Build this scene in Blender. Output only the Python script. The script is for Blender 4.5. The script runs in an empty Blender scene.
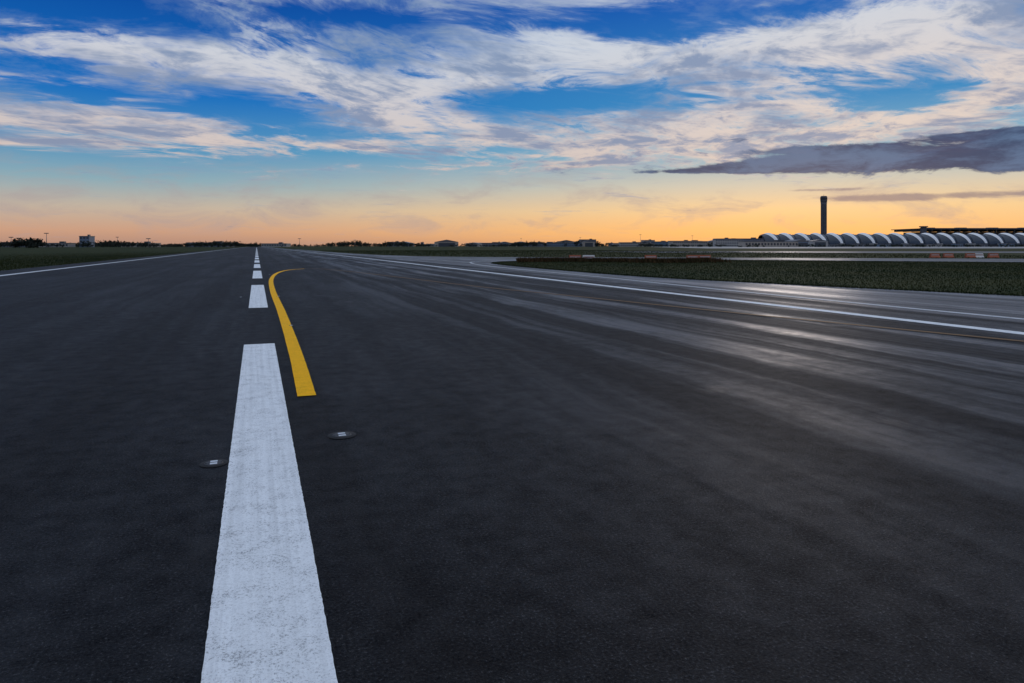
import bpy, bmesh, math, random
import numpy as np
from mathutils import Vector
random.seed(4); rng=np.random.default_rng(7)
S=bpy.context.scene
TH=math.radians(20.51); CT,ST=math.cos(TH),math.sin(TH)
def site(u,d): return (u*CT+d*ST, -u*ST+d*CT)   # camera-yaw frame (right, depth; mostly worked out from image pixels) -> runway frame (metres)
def L(r,g,b):
    f=lambda c:(c/255/12.92) if c/255<=0.04045 else ((c/255+0.055)/1.055)**2.4
    return (f(r),f(g),f(b),1)

# ------------------------------------------------------------ node DSL
class G:
    def __init__(s,nt): s.nt=nt
    def new(s,t): return s.nt.nodes.new(t)
    def put(s,sock,v):
        if isinstance(v,E): s.nt.links.new(v.s,sock)
        elif isinstance(v,bpy.types.NodeSocket): s.nt.links.new(v,sock)
        else:
            try: sock.default_value=v
            except Exception: sock.default_value=tuple(v)[:3]
    def m(s,op,a,b=None,c=None,clamp=False):
        n=s.new('ShaderNodeMath'); n.operation=op; n.use_clamp=clamp
        s.put(n.inputs[0],a)
        if b is not None: s.put(n.inputs[1],b)
        if c is not None: s.put(n.inputs[2],c)
        return E(s,n.outputs[0])
    def ss(s,v,lo,hi,a=0.,b=1.):
        n=s.new('ShaderNodeMapRange'); n.interpolation_type='SMOOTHSTEP'
        s.put(n.inputs[0],v); n.inputs[1].default_value=lo; n.inputs[2].default_value=hi
        n.inputs[3].default_value=a; n.inputs[4].default_value=b
        return E(s,n.outputs[0])
    def xyz(s,x,y,z):
        n=s.new('ShaderNodeCombineXYZ')
        for i,v in enumerate((x,y,z)): s.put(n.inputs[i],v)
        return n.outputs[0]
    def sep(s,v):
        n=s.new('ShaderNodeSeparateXYZ'); s.put(n.inputs[0],v)
        return [E(s,o) for o in n.outputs]
    def noise(s,v,scale,detail=4,rough=.5,dist=0.,lac=2.):
        n=s.new('ShaderNodeTexNoise'); s.put(n.inputs['Vector'],v)
        n.inputs['Scale'].default_value=scale; n.inputs['Detail'].default_value=detail
        n.inputs['Roughness'].default_value=rough; n.inputs['Distortion'].default_value=dist
        n.inputs['Lacunarity'].default_value=lac
        return E(s,n.outputs[0])
    def mix(s,f,a,b,mode='MIX'):
        n=s.new('ShaderNodeMix'); n.data_type='RGBA'; n.blend_type=mode
        s.put(n.inputs[0],f); s.put(n.inputs[6],a); s.put(n.inputs[7],b)
        return n.outputs[2]
    def ramp(s,f,stops):
        n=s.new('ShaderNodeValToRGB'); s.put(n.inputs[0],f); cr=n.color_ramp
        while len(cr.elements)<len(stops): cr.elements.new(.5)
        for e,(p,c) in zip(cr.elements,stops): e.position=p
        for e,(p,c) in zip(cr.elements,stops): e.position=p; e.color=c
        return n.outputs[0]
class E:
    def __init__(s,g,sock): s.g=g; s.s=sock
    def __add__(s,o): return s.g.m('ADD',s,o)
    __radd__=__add__
    def __sub__(s,o): return s.g.m('SUBTRACT',s,o)
    def __rsub__(s,o): return s.g.m('SUBTRACT',o,s)
    def __mul__(s,o): return s.g.m('MULTIPLY',s,o)
    __rmul__=__mul__
    def __truediv__(s,o): return s.g.m('DIVIDE',s,o)

# ------------------------------------------------------------ world
w=bpy.data.worlds.new("sky"); S.world=w; w.use_nodes=True
try: w.cycles.sampling_method='NONE'
except Exception as ex: print(ex)
nt=w.node_tree; nt.nodes.clear(); g=G(nt)
tc=g.new('ShaderNodeTexCoord')
x,y,z=g.sep(tc.outputs['Generated'])
rh=g.m('MAXIMUM',g.m('SQRT',x*x+y*y),0.001)
xr=(x*CT-y*ST)/rh; yr=(x*ST+y*CT)/rh
az=g.m('ARCTAN2',xr,yr)*57.2958
e=g.m('MINIMUM',g.m('MAXIMUM',z/rh,0.0),6.0)
left=g.ramp(e,[(0,L(176,136,120)),(.02,L(204,158,130)),(.05,L(194,178,160)),(.085,L(138,170,182)),(.13,L(74,144,188)),(.2,L(16,108,188)),(.34,L(0,70,156)),(.6,L(30,96,170)),(1,L(60,110,170))])
right=g.ramp(e,[(0,L(236,164,104)),(.02,L(250,190,122)),(.05,L(244,204,148)),(.085,L(206,198,180)),(.13,L(126,174,196)),(.2,L(44,134,192)),(.34,L(4,92,178)),(.6,L(30,100,172)),(1,L(60,110,170))])
sky=g.mix(g.ss(az,-32,22),left,right)
den=e+0.075
PX=xr/den; PY=yr/den
c10,s10=math.cos(math.radians(12)),math.sin(math.radians(12))
qx=PX*c10-PY*s10; qy=PX*s10+PY*c10
wv=g.noise(g.xyz(qx*.5,qy*.5,3.3),1.0,2,.5)-.5
n1=g.noise(g.xyz(qx*.85+wv*1.3,qy*.9+wv*.9,1.7),1.2,6,.60,.5)
n2=g.noise(g.xyz(qx*1.1+wv*2,qy*1.0-qx*.35,5.1),4.0,6,.68,.5)
n3=g.noise(g.xyz(qx*1.0,qy*.9+wv,9.4),1.9,5,.62,.3)
def blob(a0,e0,ra,re,amp,slope=0.):
    da=(az-a0)*(1/ra); de=(e-e0-(az-a0)*slope)*(1/re)
    return g.m('EXPONENT',(da*da+de*de)*-1.0)*amp
B=None
for b in [(-35,.30,11,.024,-.30),(-24,.182,11,.011,-.22),(-36,.21,5,.016,-.12),(4,.213,8,.014,-.28,-.0012),(-14,.325,8,.013,-.20),(30,.190,5,.013,-.24),(12,.305,4,.014,-.12),
          (-22,.246,17,.024,.19,-.001),(-8,.178,14,.022,.14,-.001),(12,.140,15,.026,.17,-.0006),(24,.27,13,.038,.19,.001),(3,.28,8,.022,.14),
          (36,.19,4,.03,.16),(-33,.148,5,.006,.10),(-24,.143,2.5,.005,.25),(-13,.14,9,.012,.10)]:
    t=blob(*b); B=t if B is None else B+t
env=g.ss(e,.045,.145,-.25,.030)
core=(n1-.5)*1.05+(n2-.5)*.75+B+env
dens=g.ss(core,-.03,.19)
veil=g.ss(core+(n3-.5)*.5,-.15,.18)*.38
hid=g.ss(e,.05,.34)
ccol=g.mix(hid,L(218,194,180),L(208,216,226))
ccol=g.mix(g.ss(az,0,35)*g.ss(e,.4,.12)*.6,ccol,L(240,216,196))
shade=g.ss(n3+(n2-.5)*.7,.42,.66)
ccol=g.mix(shade*.74,ccol,L(90,122,166))
sky=g.mix(veil,sky,g.mix(.35,ccol,L(120,170,205)))
sky=g.mix(dens*.90,sky,ccol)
nd=g.noise(g.xyz(az*.10,e*17,7.7),1.7,6,.64,.5)
sky=g.mix(g.ss(nd,.46,.68)*g.ss(e,.005,.03)*g.ss(e,.14,.06)*.46,sky,L(168,154,156))
# warm band of afterglow above the horizon toward the sun
da=(az-17)*(1/17.); de=(e-.012)*(1/.022)
sky=g.mix(g.m('EXPONENT',(da*da+de*de)*-1.)*.5,sky,L(255,188,106))
# dusty haze right at the horizon
sky=g.mix(g.ss(e,.014,.0)*.30,sky,L(178,148,132))
# dark stratus
nd2=nd+(n2-.5)*.35
D=None
for b in [(30,.112,10.5,.020,1.25,.0004),(19.0,.109,7,.008,1.0),(36.5,.135,6.0,.006,1.05),(24,.130,6,.005,.6),(37,.10,6,.022,.75),(-35,.118,5,.002,.35),(-10,.164,8,.005,.30,-.001),(19,.148,4,.006,.55),(13,.106,4,.003,.5)]:
    t=blob(*b); D=t if D is None else D+t
dk=g.ss(D+(nd2-.5)*2.4,.42,.82)
dcol=g.mix(g.ss(nd2,.38,.66),L(30,56,98),L(76,104,142))
sky=g.mix(dk*.95,sky,dcol)
D2=blob(31,.062,8,.006,1.)+blob(24,.075,5,.003,.7)
sky=g.mix(g.ss(D2+(nd-.5)*1.6,.4,.9)*.7,sky,L(124,112,128))
# added brightness in the unseen sky overhead, raises the scene light
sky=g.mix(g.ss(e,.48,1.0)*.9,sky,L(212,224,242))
sky=g.mix(g.ss(z,-.02,0.0),L(50,48,46),sky)
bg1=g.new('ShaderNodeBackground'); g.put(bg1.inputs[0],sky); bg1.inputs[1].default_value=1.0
sk=g.new('ShaderNodeTexSky'); sk.sky_type='NISHITA'; sk.sun_disc=False
SUN_B=43.0; SUN_E=3.0
sk.sun_elevation=math.radians(SUN_E); sk.sun_rotation=math.radians(SUN_B)
bg2=g.new('ShaderNodeBackground'); g.put(bg2.inputs[0],sk.outputs[0]); bg2.inputs[1].default_value=0.003
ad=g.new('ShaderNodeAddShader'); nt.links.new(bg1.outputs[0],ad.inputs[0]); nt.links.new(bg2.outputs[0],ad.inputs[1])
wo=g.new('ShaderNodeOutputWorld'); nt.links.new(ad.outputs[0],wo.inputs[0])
# sun
sd=bpy.data.lights.new("sun","SUN"); sd.energy=0.34; sd.color=(1,.86,.76); sd.angle=math.radians(8)
so=bpy.data.objects.new("sun",sd); S.collection.objects.link(so)
d=Vector((math.sin(math.radians(SUN_B))*math.cos(math.radians(SUN_E)),math.cos(math.radians(SUN_B))*math.cos(math.radians(SUN_E)),math.sin(math.radians(SUN_E))))
so.rotation_euler=d.to_track_quat('Z','Y').to_euler(); so.location=(0,0,60)

# ------------------------------------------------------------ material helpers
def mat(name):
    m=bpy.data.materials.new(name); m.use_nodes=True
    g=G(m.node_tree); b=m.node_tree.nodes['Principled BSDF']
    return m,g,b
def bump(g,b,h,strength=.4,dist=.01):
    n=g.new('ShaderNodeBump'); n.inputs['Strength'].default_value=strength; n.inputs['Distance'].default_value=dist
    g.put(n.inputs['Height'],h); g.nt.links.new(n.outputs[0],b.inputs['Normal'])
def simple(name,c,rough=.6,metal=0,var=.15,scale=.5):
    m,g,b=mat(name); tcn=g.new('ShaderNodeTexCoord')
    n=g.noise(tcn.outputs['Object'],scale,3,.6)
    c=tuple(c)[:3]
    g.put(b.inputs['Base Color'],g.mix(n,tuple(v*(1-var) for v in c)+(1,),tuple(min(1,v*(1+var)) for v in c)+(1,)))
    b.inputs['Roughness'].default_value=rough; b.inputs['Metallic'].default_value=metal
    return m
def asphalt(name,lo,hi,streak=1.,rough=.66,spec=.22,mul=1.):
    m,g,b=mat(name); tcn=g.new('ShaderNodeTexCoord'); P=tcn.outputs['Object']
    X,Y,Z=g.sep(P)
    fine=g.noise(P,75,3,.85)
    med=g.noise(P,5,5,.72)
    big=g.noise(g.xyz(X*.38,Y*.13,0.),1.0,5,.63,.5)
    s1=g.noise(g.xyz(X*1.25+big*1.4,Y*.026,1.),1.0,5,.62)
    s2=g.noise(g.xyz(X*7.5+big*1.5,Y*.06,2.),1.0,3,.6)
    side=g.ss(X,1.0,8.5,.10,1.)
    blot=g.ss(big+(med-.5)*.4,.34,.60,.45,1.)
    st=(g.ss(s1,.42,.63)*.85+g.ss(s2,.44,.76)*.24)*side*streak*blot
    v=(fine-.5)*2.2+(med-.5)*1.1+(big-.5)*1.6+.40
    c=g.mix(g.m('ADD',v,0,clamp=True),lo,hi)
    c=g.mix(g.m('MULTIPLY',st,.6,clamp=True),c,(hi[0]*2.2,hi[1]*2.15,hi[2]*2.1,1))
    chip=g.ss(fine+(med-.5)*.12,.60,.68)
    c=g.mix(chip*.60,c,(.105*mul,.108*mul,.116*mul,1))
    # tyre rubber lanes and dark smudges
    c=g.mix(g.ss(s1,.48,.37)*.6,c,(.003,.003,.004,1))
    tm=g.ss(g.noise(g.xyz(X*3.2+big*.8,Y*.05,8.),1.,3,.5),.60,.68)*g.ss(med,.35,.6)
    c=g.mix(tm*.5,c,(.003,.003,.004,1))
    sm=g.ss(g.noise(g.xyz(X*1.5,Y*.9,6.),1.,4,.6),.61,.71)
    c=g.mix(sm*.6,c,(.003,.003,.004,1))
    g.put(b.inputs['Base Color'],c)
    g.put(b.inputs['Roughness'],g.m('SUBTRACT',rough+.16,st*.33+big*.14+sm*.08,clamp=True))
    g.put(b.inputs['Specular IOR Level'],g.m('ADD',st*.42+(med-.5)*.30+(fine-.5)*.5,spec,clamp=True))
    bump(g,b,fine*.85+med*.75,.75,.007)
    return m
M_run=asphalt('runway_asphalt',(.0018,.0024,.0038,1),(.0120,.0138,.0182,1),1.,.65,.14)
M_taxi=asphalt('taxiway_asphalt',(.022,.023,.027,1),(.065,.066,.072,1),.8,.54,.42)
def paint(name,col,dark,wear=.5,rubs=.3,spec=.25):
    m,g,b=mat(name); tcn=g.new('ShaderNodeTexCoord'); P=tcn.outputs['Object']
    X,Y,Z=g.sep(P)
    f=g.noise(P,100,3,.85); md=g.noise(P,6,6,.74)
    rub=g.noise(g.xyz(X*24,Y*.35,0.),1.,4,.6)
    c=g.mix(g.ss(rub,.35,.75)*rubs,col,tuple(v*.55 for v in col[:3])+(1,))
    c=g.mix(g.ss(md,.38,.72)*.30,c,tuple(v*.55 for v in col[:3])+(1,))
    c=g.mix(g.ss(f,.42,.62)*.34,c,tuple(v*.48 for v in col[:3])+(1,))
    c=g.mix(g.ss(f+(md-.5)*.6,.55,.68)*wear,c,dark)
    g.put(b.inputs['Base Color'],c); b.inputs['Roughness'].default_value=.7; b.inputs['Specular IOR Level'].default_value=spec
    bump(g,b,f,.55,.004)
    return m
M_white=paint('white_paint',(.84,.86,.88,1),(.13,.135,.15,1),.65,.42)
M_white2=paint('worn_white_paint',(.66,.67,.69,1),(.10,.10,.11,1),.7)
M_yel=paint('yellow_paint',(1.0,.49,.002,1),(.5,.25,.01,1),.3,.08,.08)
M_yel2=paint('worn_yellow_paint',(.17,.09,.03,1),(.03,.03,.03,1),.9)
def grassmat(name,a,b_,c_,sc=.12):
    m,g,b=mat(name); tcn=g.new('ShaderNodeTexCoord'); P=tcn.outputs['Object']
    n=g.noise(P,sc,5,.65,.4); f=g.noise(P,1.2,3,.7)
    c=g.mix(g.ss(n,.38,.62),a,b_); c=g.mix(g.ss(f,.5,.75)*.5,c,c_)
    g.put(b.inputs['Base Color'],c); b.inputs['Roughness'].default_value=.95; b.inputs['Specular IOR Level'].default_value=.04
    return m
M_gr=grassmat('grass',(.017,.026,.009,1),(.033,.038,.014,1),(.048,.046,.021,1))
M_ground=grassmat('far_field',(.03,.042,.018,1),(.048,.052,.024,1),(.062,.060,.036,1),.03)
M_scrub=grassmat('red_brown_scrub',(.030,.024,.010,1),(.058,.032,.015,1),(.08,.04,.02,1))
M_leaf=grassmat('tree_leaves',(.022,.030,.026,1),(.036,.042,.034,1),(.05,.054,.044,1))

# ------------------------------------------------------------ mesh helpers
def mk(name,verts,faces,m=None,parent=None,smooth=False):
    me=bpy.data.meshes.new(name); me.from_pydata([tuple(v) for v in verts],[],faces); me.update()
    o=bpy.data.objects.new(name,me); S.collection.objects.link(o)
    if m: me.materials.append(m)
    if parent: o.parent=parent
    if smooth:
        for p in me.polygons: p.use_smooth=True
    return o
def empty(name,loc=(0,0,0),rz=0):
    o=bpy.data.objects.new(name,None); S.collection.objects.link(o); o.location=loc; o.rotation_euler=(0,0,rz); o.empty_display_size=1; return o
def poly(name,pts,zz,m):
    bm=bmesh.new(); vs=[bm.verts.new((p[0],p[1],zz)) for p in pts]; f=bm.faces.new(vs)
    bmesh.ops.recalc_face_normals(bm,faces=[f])
    if f.normal.z<0: f.normal_flip()
    bmesh.ops.triangulate(bm,faces=[f])
    me=bpy.data.meshes.new(name); bm.to_mesh(me); bm.free(); me.materials.append(m)
    o=bpy.data.objects.new(name,me); S.collection.objects.link(o); return o
def smoothpts(pts,n=6,closed=False):
    out=[]; N=len(pts); rngi=range(N if closed else N-1)
    for i in rngi:
        p0=pts[(i-1)%N] if closed or i>0 else pts[0]; p1=pts[i]; p2=pts[(i+1)%N]; p3=pts[(i+2)%N] if closed or i+2<N else pts[-1]
        for k in range(n):
            t=k/n
            out.append(tuple(.5*((2*p1[j])+(-p0[j]+p2[j])*t+(2*p0[j]-5*p1[j]+4*p2[j]-p3[j])*t*t+(-p0[j]+3*p1[j]-3*p2[j]+p3[j])*t**3) for j in range(2)))
    if not closed: out.append(pts[-1])
    return out
def strip(name,pts,width,zz,m,jit=.003,parent=None):
    V=[];F=[]
    for i,p in enumerate(pts):
        a=pts[max(0,i-1)]; b=pts[min(len(pts)-1,i+1)]
        dx,dy=b[0]-a[0],b[1]-a[1]; l=math.hypot(dx,dy) or 1; nx,ny=dy/l,-dx/l
        hw=width/2
        for s in(-1,1):
            k=s*(hw+random.uniform(-jit,jit)); V.append((p[0]+nx*k,p[1]+ny*k,zz))
        if i: F.append((2*i-2,2*i-1,2*i+1,2*i))
    return mk(name,V,F,m,parent)
def box(c,s):
    x,y,z=c; a,b,h=s[0]/2,s[1]/2,s[2]/2
    V=[(x+i*a,y+j*b,z+k*h) for k in(-1,1) for j in(-1,1) for i in(-1,1)]
    F=[(0,2,3,1),(4,5,7,6),(0,1,5,4),(2,6,7,3),(0,4,6,2),(1,3,7,5)]
    return V,F
def boxes(name,lst,m,parent=None):
    V=[];F=[]
    for c,s in lst:
        v,f=box(c,s); o=len(V); V+=v; F+=[tuple(i+o for i in q) for q in f]
    return mk(name,V,F,m,parent)
def lathe(name,prof,seg,m,parent=None,off=(0,0),smooth=True):
    V=[];F=[]
    for r,zz in prof:
        for k in range(seg):
            t=2*math.pi*k/seg; V.append((off[0]+r*math.cos(t),off[1]+r*math.sin(t),zz))
    for i in range(len(prof)-1):
        for k in range(seg):
            a=i*seg+k; b=i*seg+(k+1)%seg; F.append((a,b,b+seg,a+seg))
    F.append(tuple(range(seg))[::-1]); F.append(tuple((len(prof)-1)*seg+k for k in range(seg)))
    return mk(name,V,F,m,parent,smooth)

# ------------------------------------------------------------ ground, pavement
poly('ground',[(-9000,-3000),(12000,-3000),(12000,14000),(-9000,14000)],-.05,M_ground)
poly('runway',[(-14.2,-80),(14.4,-80),(14.4,2600),(-14.2,2600)],0,M_run)
up=[(16.2,300),(16.6,175),(18,125),(21,100),(29,86),(46,77),(85,51),(160,-5),(260,-90)]
poly('taxiway',[(14.4,-120),(14.4,300)]+smoothpts(up,5)+[(260,-200),(14.4,-200)],-.004,M_taxi)
isl=[(21.1,13.6),(19.2,20.3),(17.4,28.2),(17.3,38),(18.2,52),(20.5,58),(26,61),(45,58.5),(62,42),(120,-8),(180,-60),(160,-110),(70,-55),(32,-12),(24,4)]
islp=smoothpts(isl,4,True)
poly('grass_island',islp,.012,M_gr)
poly('grass_field',[(-14.2,-80),(-14.2,2600),(-900,2600),(-900,-80)],-.012,M_gr)
poly('grass_field',[(16.3,300),(16.3,2000),(900,2000),(900,40),(262,-92)]+smoothpts(up,5)[::-1],-.012,M_gr)
def quad(name,pts,zz,m): return poly(name,[site(*p) for p in pts],zz,m)
quad('taxiway',[(30,150),(420,120),(460,160),(20,190)],.0,M_taxi)
M_conc=simple('concrete_apron',(.26,.25,.24),.7,0,.2,.03)
quad('apron',[(120,420),(1600,420),(1600,1280),(250,1280)],.004,M_conc)

# grass blades
def inside(pts,poly_):
    px=pts[:,0];py=pts[:,1];r=np.zeros(len(pts),bool);n=len(poly_)
    for i in range(n):
        x1,y1=poly_[i];x2,y2=poly_[(i+1)%n]
        c=((y1>py)!=(y2>py)); xx=(x2-x1)*(py-y1)/((y2-y1)+1e-12)+x1
        r^=c&(px<xx)
    return r
def trimesh(name,V,m):
    n=len(V); me=bpy.data.meshes.new(name); me.vertices.add(3*n); me.vertices.foreach_set('co',V.reshape(-1))
    me.loops.add(3*n); me.loops.foreach_set('vertex_index',np.arange(3*n,dtype=np.int32))
    me.polygons.add(n); me.polygons.foreach_set('loop_start',np.arange(0,3*n,3,dtype=np.int32)); me.update(calc_edges=True)
    me.materials.append(m); o=bpy.data.objects.new(name,me); S.collection.objects.link(o); return o
def blades(name,pts,h,wd,m,z0=0.):
    n=len(pts); ang=rng.uniform(0,6.283,n); hh=h*rng.uniform(.4,1.3,n); ww=wd*rng.uniform(.6,1.4,n)
    dx=np.cos(ang)*ww/2;dy=np.sin(ang)*ww/2
    lx=rng.normal(0,.35,n)*hh; ly=rng.normal(0,.35,n)*hh
    V=np.empty((n,3,3)); V[:,0]=np.stack([pts[:,0]-dx,pts[:,1]-dy,np.full(n,z0)],1); V[:,1]=np.stack([pts[:,0]+dx,pts[:,1]+dy,np.full(n,z0)],1)
    V[:,2]=np.stack([pts[:,0]+lx,pts[:,1]+ly,z0+hh],1)
    return trimesh(name,V,m)
P=np.stack([rng.uniform(16,75,260000),rng.uniform(-5,62,260000)],1); P=P[inside(P,islp)]
P2=[]
for i in range(0,len(islp)):
    a=np.array(islp[i]);b=np.array(islp[(i+1)%len(islp)])
    if a[1]<-20 or a[0]>80: continue
    k=int(np.linalg.norm(b-a)*130); t=rng.random((k,1)); P2.append(a+(b-a)*t+rng.normal(0,.10,(k,2)))
P=np.concatenate([P]+P2)
blades('grass_blades',P,.07,.035,M_gr)
Y=10+np.abs(rng.normal(0,1,70000))*70; X=-14.1-np.abs(rng.normal(0,1,70000))*16
blades('grass_blades',np.stack([X,Y],1),.08,.05,M_gr)
Xr=rng.uniform(18,110,40000);Yr=rng.uniform(30,220,40000);Pq=np.stack([Xr,Yr],1)
fr=[(16.3,300),(900,300),(900,-600)]+smoothpts(up,5)[::-1]
blades('grass_blades',Pq[inside(Pq,fr)],.15,.09,M_gr)
ts=rng.random(9000); su=0.5+ts*19; sdp=64+np.sin(ts*7)*2+rng.normal(0,1.6,9000)
X=su*CT+sdp*ST; Y=-su*ST+sdp*CT
blades('dry_scrub',np.stack([X,Y],1),.34,.12,M_scrub)

# ------------------------------------------------------------ markings
def seg(y0,y1,x,n=40): return [(x,y0+(y1-y0)*i/n) for i in range(n+1)]
cl=empty('runway_centerline_marking')
ds=[(-6,10.9)]+[(17.3+15.7*k,27.4+15.7*k) for k in range(40)]
for k,(a,b) in enumerate(ds):
    strip('dash_%d'%(k+1),seg(a,b,.04,700 if k<2 else 12),.43,.004,M_white,.0016 if k<3 else 0,cl)
strip('runway_edge_line',seg(-80,2500,-11.85,400),.40,.004,M_white2,.006)
strip('runway_edge_line',seg(-80,2500,12.05,400),.34,.004,M_white,.006)
yl=smoothpts([(.46,6.95),(.50,10),(.52,16),(.50,24),(.62,32),(1.05,39),(1.8,43.6),(2.9,45.8)],14)
strip('taxi_lead_line',yl,.175,.008,M_yel,.0015)
yl2=smoothpts([(2.9,45.8),(3.9,45.0),(5.0,40),(6.1,33),(7.4,24),(8.7,18),(10.0,11.5),(11.6,5),(14,-3),(18,-14)],12)
strip('worn_taxi_line',yl2,.16,.008,M_yel2,.004)
tl=smoothpts([(14.4,-40),(14.35,-10),(14.4,8),(14.6,18),(15.2,28),(15.6,42),(17,55),(20,62),(27,65.5),(46,63),(64,47),(124,-4)],10)
strip('taxiway_edge_line',tl,.18,.004,M_white2,.006)

# ------------------------------------------------------------ inset lights
M_steel=simple('cast_steel',(.035,.035,.038),.6,.3,.4,20)
M_dark=simple('dark_rubber_seal',(.005,.005,.006),.85,0,.2,5)
M_lens=simple('light_lens_glass',(.55,.57,.60),.3,0,.2,30)
for (ix,iy,sc) in [(.62,5.42,.72),(-.27,5.02,.6),(.60,21,.8),(-.42,21,.7),(.62,37,.8),(.60,13.2,.5)]:
    p=empty('inset_runway_light',(ix,iy,0))
    lathe('seal',[(.150*sc,.0045),(.148*sc,.0052)],28,M_dark,p)
    lathe('housing',[(.100*sc,.0052),(.094*sc,.0075),(.060*sc,.010),(.02*sc,.0105)],28,M_steel,p)
    boxes('lens',[((0,-.040*sc,.0100),(.075*sc,.030,.004)),((0,.040*sc,.0100),(.075*sc,.030,.004))],M_lens,p)
    lathe('bolts',[(.005,.006),(.005,.0105)],6,M_dark,p,(.08*sc,0)); lathe('bolts',[(.005,.006),(.005,.0105)],6,M_dark,p,(-.08*sc,0))

# ------------------------------------------------------------ barriers
M_or=simple('orange_plastic',(.32,.075,.03),.6,0,.25,2); M_wh=simple('white_plastic',(.6,.58,.56),.5,0,.2,2)
def barrier(u,dd,rz,m):
    x,y=site(u,dd); p=empty('traffic_barrier',(x,y,-.01),-TH+rz)
    prof=[(-.24,0),(-.24,.09),(-.12,.22),(-.08,.5),(-.06,.55),(.06,.55),(.08,.5),(.12,.22),(.24,.09),(.24,0)]
    V=[(sx,a,b) for sx in(-.6,.6) for a,b in prof]; n=len(prof)
    F=[(i,(i+1)%n,(i+1)%n+n,i+n) for i in range(n)]+[tuple(range(n))[::-1],tuple(range(n,2*n))]
    mk('body',V,F,m,p)
    boxes('reflective_band',[((0,-.115,.36),(1.0,.02,.07))],M_wh if m is M_or else M_or,p)
for i,u in enumerate([6.4,7.8,14.2,18.5,19.9]): barrier(u,70+random.uniform(-.8,.8),random.uniform(-.15,.15),M_wh if i==1 else M_or)
for i,u in enumerate([53,54.6,57.6,59,60.6]): barrier(u,86+random.uniform(-.6,.6),random.uniform(-.1,.1),M_wh if i in(3,) else M_or)

# ------------------------------------------------------------ control tower
M_tc=simple('tower_concrete',(.075,.075,.09),.8,0,.15,.05); M_glass=simple('dark_glass',(.03,.04,.055),.3,0,.2,.05)
x,y=site(808,1770); T=empty('control_tower',(x,y,0),-TH)
lathe('shaft',[(8.5,0),(7.2,30),(6.7,70),(6.9,98),(7.3,108),(7.7,114)],24,M_tc,T)
lathe('cab_base',[(7.7,114),(8.1,117),(8.1,119)],24,M_tc,T)
lathe('cab_windows',[(7.8,119),(8.3,124.5)],16,M_glass,T,smooth=False)
lathe('cab_roof',[(8.6,124.5),(8.5,127.5),(7.6,130),(6,131)],24,M_tc,T)
boxes('mullions',[((8.15*math.cos(t),8.15*math.sin(t),121.8),(.5,.5,5.3)) for t in [k*math.pi/8 for k in range(16)]],M_tc,T)
boxes('shaft_fins',[((7.3*math.cos(t),7.3*math.sin(t),56),(1.,1.,106)) for t in [k*math.pi/3 for k in range(6)]],M_tc,T)
lathe('antenna',[(.35,131),(.15,136)],8,M_tc,T)

# ------------------------------------------------------------ concourse
M_mem=simple('white_fabric_membrane',(.80,.80,.80),.6,0,.06,.1)
M_bglass=simple('blue_glass_wall',(.025,.038,.06),.35,0,.3,.15)
M_rib=simple('steel_truss',(.05,.06,.075),.5,.3,.1,.3)
x,y=site(474,1300); C=empty('terminal_concourse',(x,y,0),-TH)
BAY=30.; NB=22; R=21.; H=20.5
def bulge(s): return abs(math.sin(math.pi*(s/BAY)))**.8
def vault(s,t,off=0):
    a=math.pi*t; bl=3.6*bulge(s)
    return (s,-(R+off+bl*.6)*math.cos(a)*(1-.08*math.sin(a)),(H+off+bl)*math.sin(a)**.8+1.2)
V=[];F=[];nt_=20;DV=10
for i in range(NB*DV+1):
    for j in range(nt_+1): V.append(vault(i*BAY/DV,j/nt_))
for i in range(NB*DV):
    for j in range(nt_): a=i*(nt_+1)+j; F.append((a,a+nt_+1,a+nt_+2,a+1))
mk('glass_vault',V,F,M_bglass,C)
V=[];F=[]
for k in range(NB):
    base=len(V)
    for j in range(31):
        t=j/30*.90+.05; r=math.sin(math.pi*t)
        cc=.80-.42*r**1.6; wd_=.10+.22*r
        for m_ in range(7):
            f_=m_/6-.5
            s=(k+min(.99,max(.01,cc+wd_*f_*1.3)))*BAY; V.append(vault(s,t,.5+.8*math.cos(math.pi*f_)))
    for j in range(30):
        for m_ in range(6): a=base+j*7+m_; F.append((a,a+7,a+8,a+1))
mk('membrane_roof',V,F,M_mem,C,smooth=True)
V=[];F=[]
for k in range(NB+1):
    base=len(V)
    for j in range(21):
        for (ds_,of) in ((-.5,.2),(.5,.2),(0,1.4)):
            q=vault(k*BAY+ds_,j/20,of); V.append(q)
    for j in range(20):
        for m_ in range(3): a=base+j*3+m_; b=base+j*3+(m_+1)%3; F.append((a,b,b+3,a+3))
mk('arch_trusses',V,F,M_rib,C)
boxes('base_plinth',[((NB*BAY/2,0,1.0),(NB*BAY,2*R+5,2.4))],M_tc,C)
boxes('service_deck',[((NB*BAY/2,-R-2.6,4.2),(NB*BAY,3,.6))],M_tc,C)
gb=[]
for k in range(0,NB,2):
    gb.append(((k*BAY+14,-R-16,5.0),(3.2,24,2.6)));gb.append(((k*BAY+14,-R-26,1.8),(1.6,1.6,3.6)))
boxes('jet_bridges',gb,M_conc,C)

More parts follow.
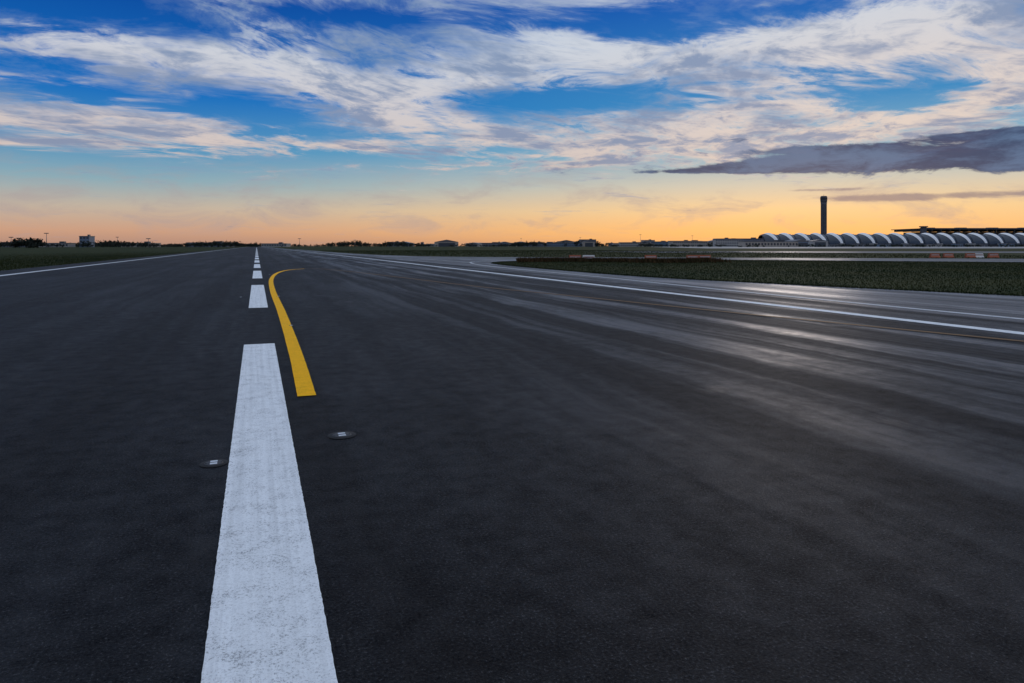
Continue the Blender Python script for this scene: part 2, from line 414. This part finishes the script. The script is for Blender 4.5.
# main terminal with the big flat roof
x,y=site(932,1620); Tm=empty('terminal_building',(x,y,0),-TH)
W_=520
boxes('roof_slab',[((W_/2,0,41),(W_,120,1.6))],M_rib,Tm)
boxes('roof_fascia',[((W_/2,-60.6,41),(W_+2,1.2,3.0))],M_tc,Tm)
boxes('roof_trusses',[((k*21+8,0,37.9),(2.2,116,4.4)) for k in range(24)],M_rib,Tm)
boxes('glass_walls',[((W_/2,10,17),(W_-50,80,34))],M_bglass,Tm)
boxes('columns',[((k*42+10,-52,18),(2.6,2.6,35)) for k in range(12)],M_tc,Tm)
boxes('mullions',[((30+k*12,-30.4,17),(.8,.8,33)) for k in range(38)],M_rib,Tm)
boxes('corner_tower',[((2,-70,22),(9,9,44)),((2,-70,45.3),(13,13,2.4))],M_tc,Tm)
boxes('roof_plant',[((60+k*75,5,43.5),(22,12,3.4)) for k in range(6)],M_tc,Tm)

# ------------------------------------------------------------ low buildings
M_b=[simple('painted_render',(.30,.29,.28),.8),simple('grey_cladding',(.13,.14,.17),.6),simple('cream_wall',(.34,.30,.26),.8),simple('blue_cladding',(.12,.17,.24),.6)]
M_roof=simple('metal_roof',(.10,.10,.11),.5)
def building(name,u,dd,wd_,dp,h,m,rz=0,pitched=False):
    x,y=site(u,dd); p=empty(name,(x,y,0),-TH+rz)
    boxes('walls',[((0,0,h/2),(wd_,dp,h))],m,p)
    if pitched:
        a=wd_/2+.5;b=dp/2+.5;r=h+wd_*.10
        V=[(-a,-b,h),(0,-b,r),(a,-b,h),(-a,b,h),(0,b,r),(a,b,h)]
        mk('roof',V,[(0,1,4,3),(1,2,5,4),(0,2,1),(3,4,5),(0,3,5,2)],M_roof,p)
        boxes('hangar_doors',[((0,-dp/2-.1,h*.4),(wd_*.7,.3,h*.8))],M_rib,p)
    else:
        boxes('roof',[((0,0,h+.25),(wd_+.8,dp+.8,.7))],M_roof,p)
        boxes('roof_plant',[((wd_*.2,0,h+1.5),(wd_*.15,dp*.3,2.))],M_rib,p)
        fl=max(1,int(h/3.6)); n=max(2,int(wd_/4)); L_=[]
        for f_ in range(fl):
            for k in range(n): L_.append(((-wd_/2+(k+.5)*wd_/n,-dp/2-.03,(f_+.55)*h/fl),(wd_/n*.6,.2,h/fl*.45)))
        boxes('windows',L_,M_glass,p)
        boxes('door',[((wd_*.32,-dp/2-.12,1.2),(1.8,.2,2.4))],M_rib,p)
building('airport_building',-560,900,13,12,14,M_b[3])
building('service_building',-600,900,40,15,5,M_b[0]);building('service_building',-500,920,46,15,5,M_b[2])
building('warehouse',-440,1000,60,30,6,M_b[1]);building('service_building',-640,880,24,14,6,M_b[1])
building('service_building',-380,1100,40,20,5,M_b[0])
rb=random.Random(11)
for i in range(46):
    t=i/45; pxu=-.17+.62*t; dd=rb.uniform(1300,2300)
    hh=rb.uniform(6,10)*(1+.6*t)
    if pxu>.36: dd=rb.uniform(900,1250); hh=rb.uniform(5,9)
    ww=rb.uniform(20,90)
    nm=rb.choice(['hangar','cargo_building','service_building','office_building','service_building'])
    if nm=='office_building': ww*=.4; hh*=1.4
    if nm=='hangar': ww*=.6
    building(nm,(pxu+rb.uniform(-.012,.012))*dd,dd,ww,25,hh,rb.choice(M_b),rb.uniform(-.3,.3),nm=='hangar')
building('office_building',210,1900,46,20,19,M_b[1]); building('hangar',150,1900,60,40,12,M_b[0],0,True)
building('office_building',395,1250,50,18,13,M_b[0]); building('cargo_building',445,1290,55,18,15,M_b[1])
for i in range(10):
    dd=1150+rb.uniform(-120,100)
    building('service_building',dd*(.40+.036*i),dd,rb.uniform(12,30),10,rb.uniform(3.5,5),rb.choice(M_b),rb.uniform(-.2,.2))

M_mast=simple('galvanised_steel',(.16,.16,.17),.5,.5)
def mast(u,dd,h):
    x,y=site(u,dd); p=empty('light_mast',(x,y,0),-TH)
    lathe('pole',[(.35,0),(.16,h)],8,M_mast,p)
    boxes('lamp_heads',[((k*1.0,-.2,h+.2),(.8,.5,.5)) for k in(-1.5,-.5,.5,1.5)],M_mast,p)
    boxes('crossbar',[((0,0,h-.15),(4.2,.2,.2))],M_mast,p)
for u,dd,h in [(-409,600,12.5),(-440,600,9),(-330,620,8),(-520,900,13),(-280,900,11),(-230,1000,10),(235,1250,22),(330,1250,20),(440,1200,22),(520,1200,20),(150,1500,20),(20,1500,18)]: mast(u,dd,h)

# ------------------------------------------------------------ distant trees
def treemass(name,lst,m,per=150):
    V=[]
    for (u,dd,h) in lst:
        x,y=site(u,dd); ncl=rng.integers(5,9)
        cen=np.stack([rng.normal(0,h*.42,ncl),rng.normal(0,h*.3,ncl),rng.uniform(.25,.80,ncl)*h],1); rad=rng.uniform(.18,.32,ncl)*h
        idx=rng.integers(0,ncl,per); dv=rng.normal(0,1,(per,3)); dv/=np.linalg.norm(dv,axis=1,keepdims=True)
        c=cen[idx]+dv*(rad[idx]*rng.uniform(.4,1.05,per))[:,None]; c[:,2]=np.maximum(c[:,2],.3)
        tri=c[:,None,:]+rng.normal(0,h*.10,(per,3,3)); tri[:,:,0]+=x;tri[:,:,1]+=y; V.append(tri)
        tr=np.array([[[x-h*.03,y,0],[x+h*.03,y,0],[x,y,h*.7]],[[x,y-h*.03,0],[x,y+h*.03,0],[x,y,h*.7]]]); V.append(tr)
    V=np.concatenate(V); trimesh(name,V,m)
treemass('tree_clump',[(-.715*500-6+i*3.2,500+rb.uniform(-5,5),rb.uniform(5,7.5)) for i in range(7)],M_leaf,260)
lst=[]
for i in range(420):
    a=rb.uniform(-.80,-.37); dd=rb.uniform(800,1300); lst.append((a*dd,dd,rb.uniform(4,7.5)*(1+.25*math.sin(a*40))))
for i in range(620):
    a=rb.uniform(-.40,.42); dd=rb.uniform(1300,2200); lst.append((a*dd,dd,rb.uniform(6,10)*(.9+.35*math.sin(a*23)+.2*math.sin(a*71))))
for i in range(160):
    a=rb.uniform(.2,.85); dd=rb.uniform(800,1150); lst.append((a*dd,dd,rb.uniform(2,4.5)))
treemass('distant_trees',lst,M_leaf,110)

# ------------------------------------------------------------ camera
cd=bpy.data.cameras.new("camera"); cam=bpy.data.objects.new("camera",cd); S.collection.objects.link(cam)
cam.location=(0,0,1.47); cam.rotation_euler=(math.radians(90),0,-TH)
cd.sensor_width=36; cd.lens=24.01; cd.shift_y=-.0933; cd.clip_end=30000; cd.clip_start=.05
S.camera=cam
S.view_settings.view_transform='Standard'; S.view_settings.look='None'; S.view_settings.exposure=0
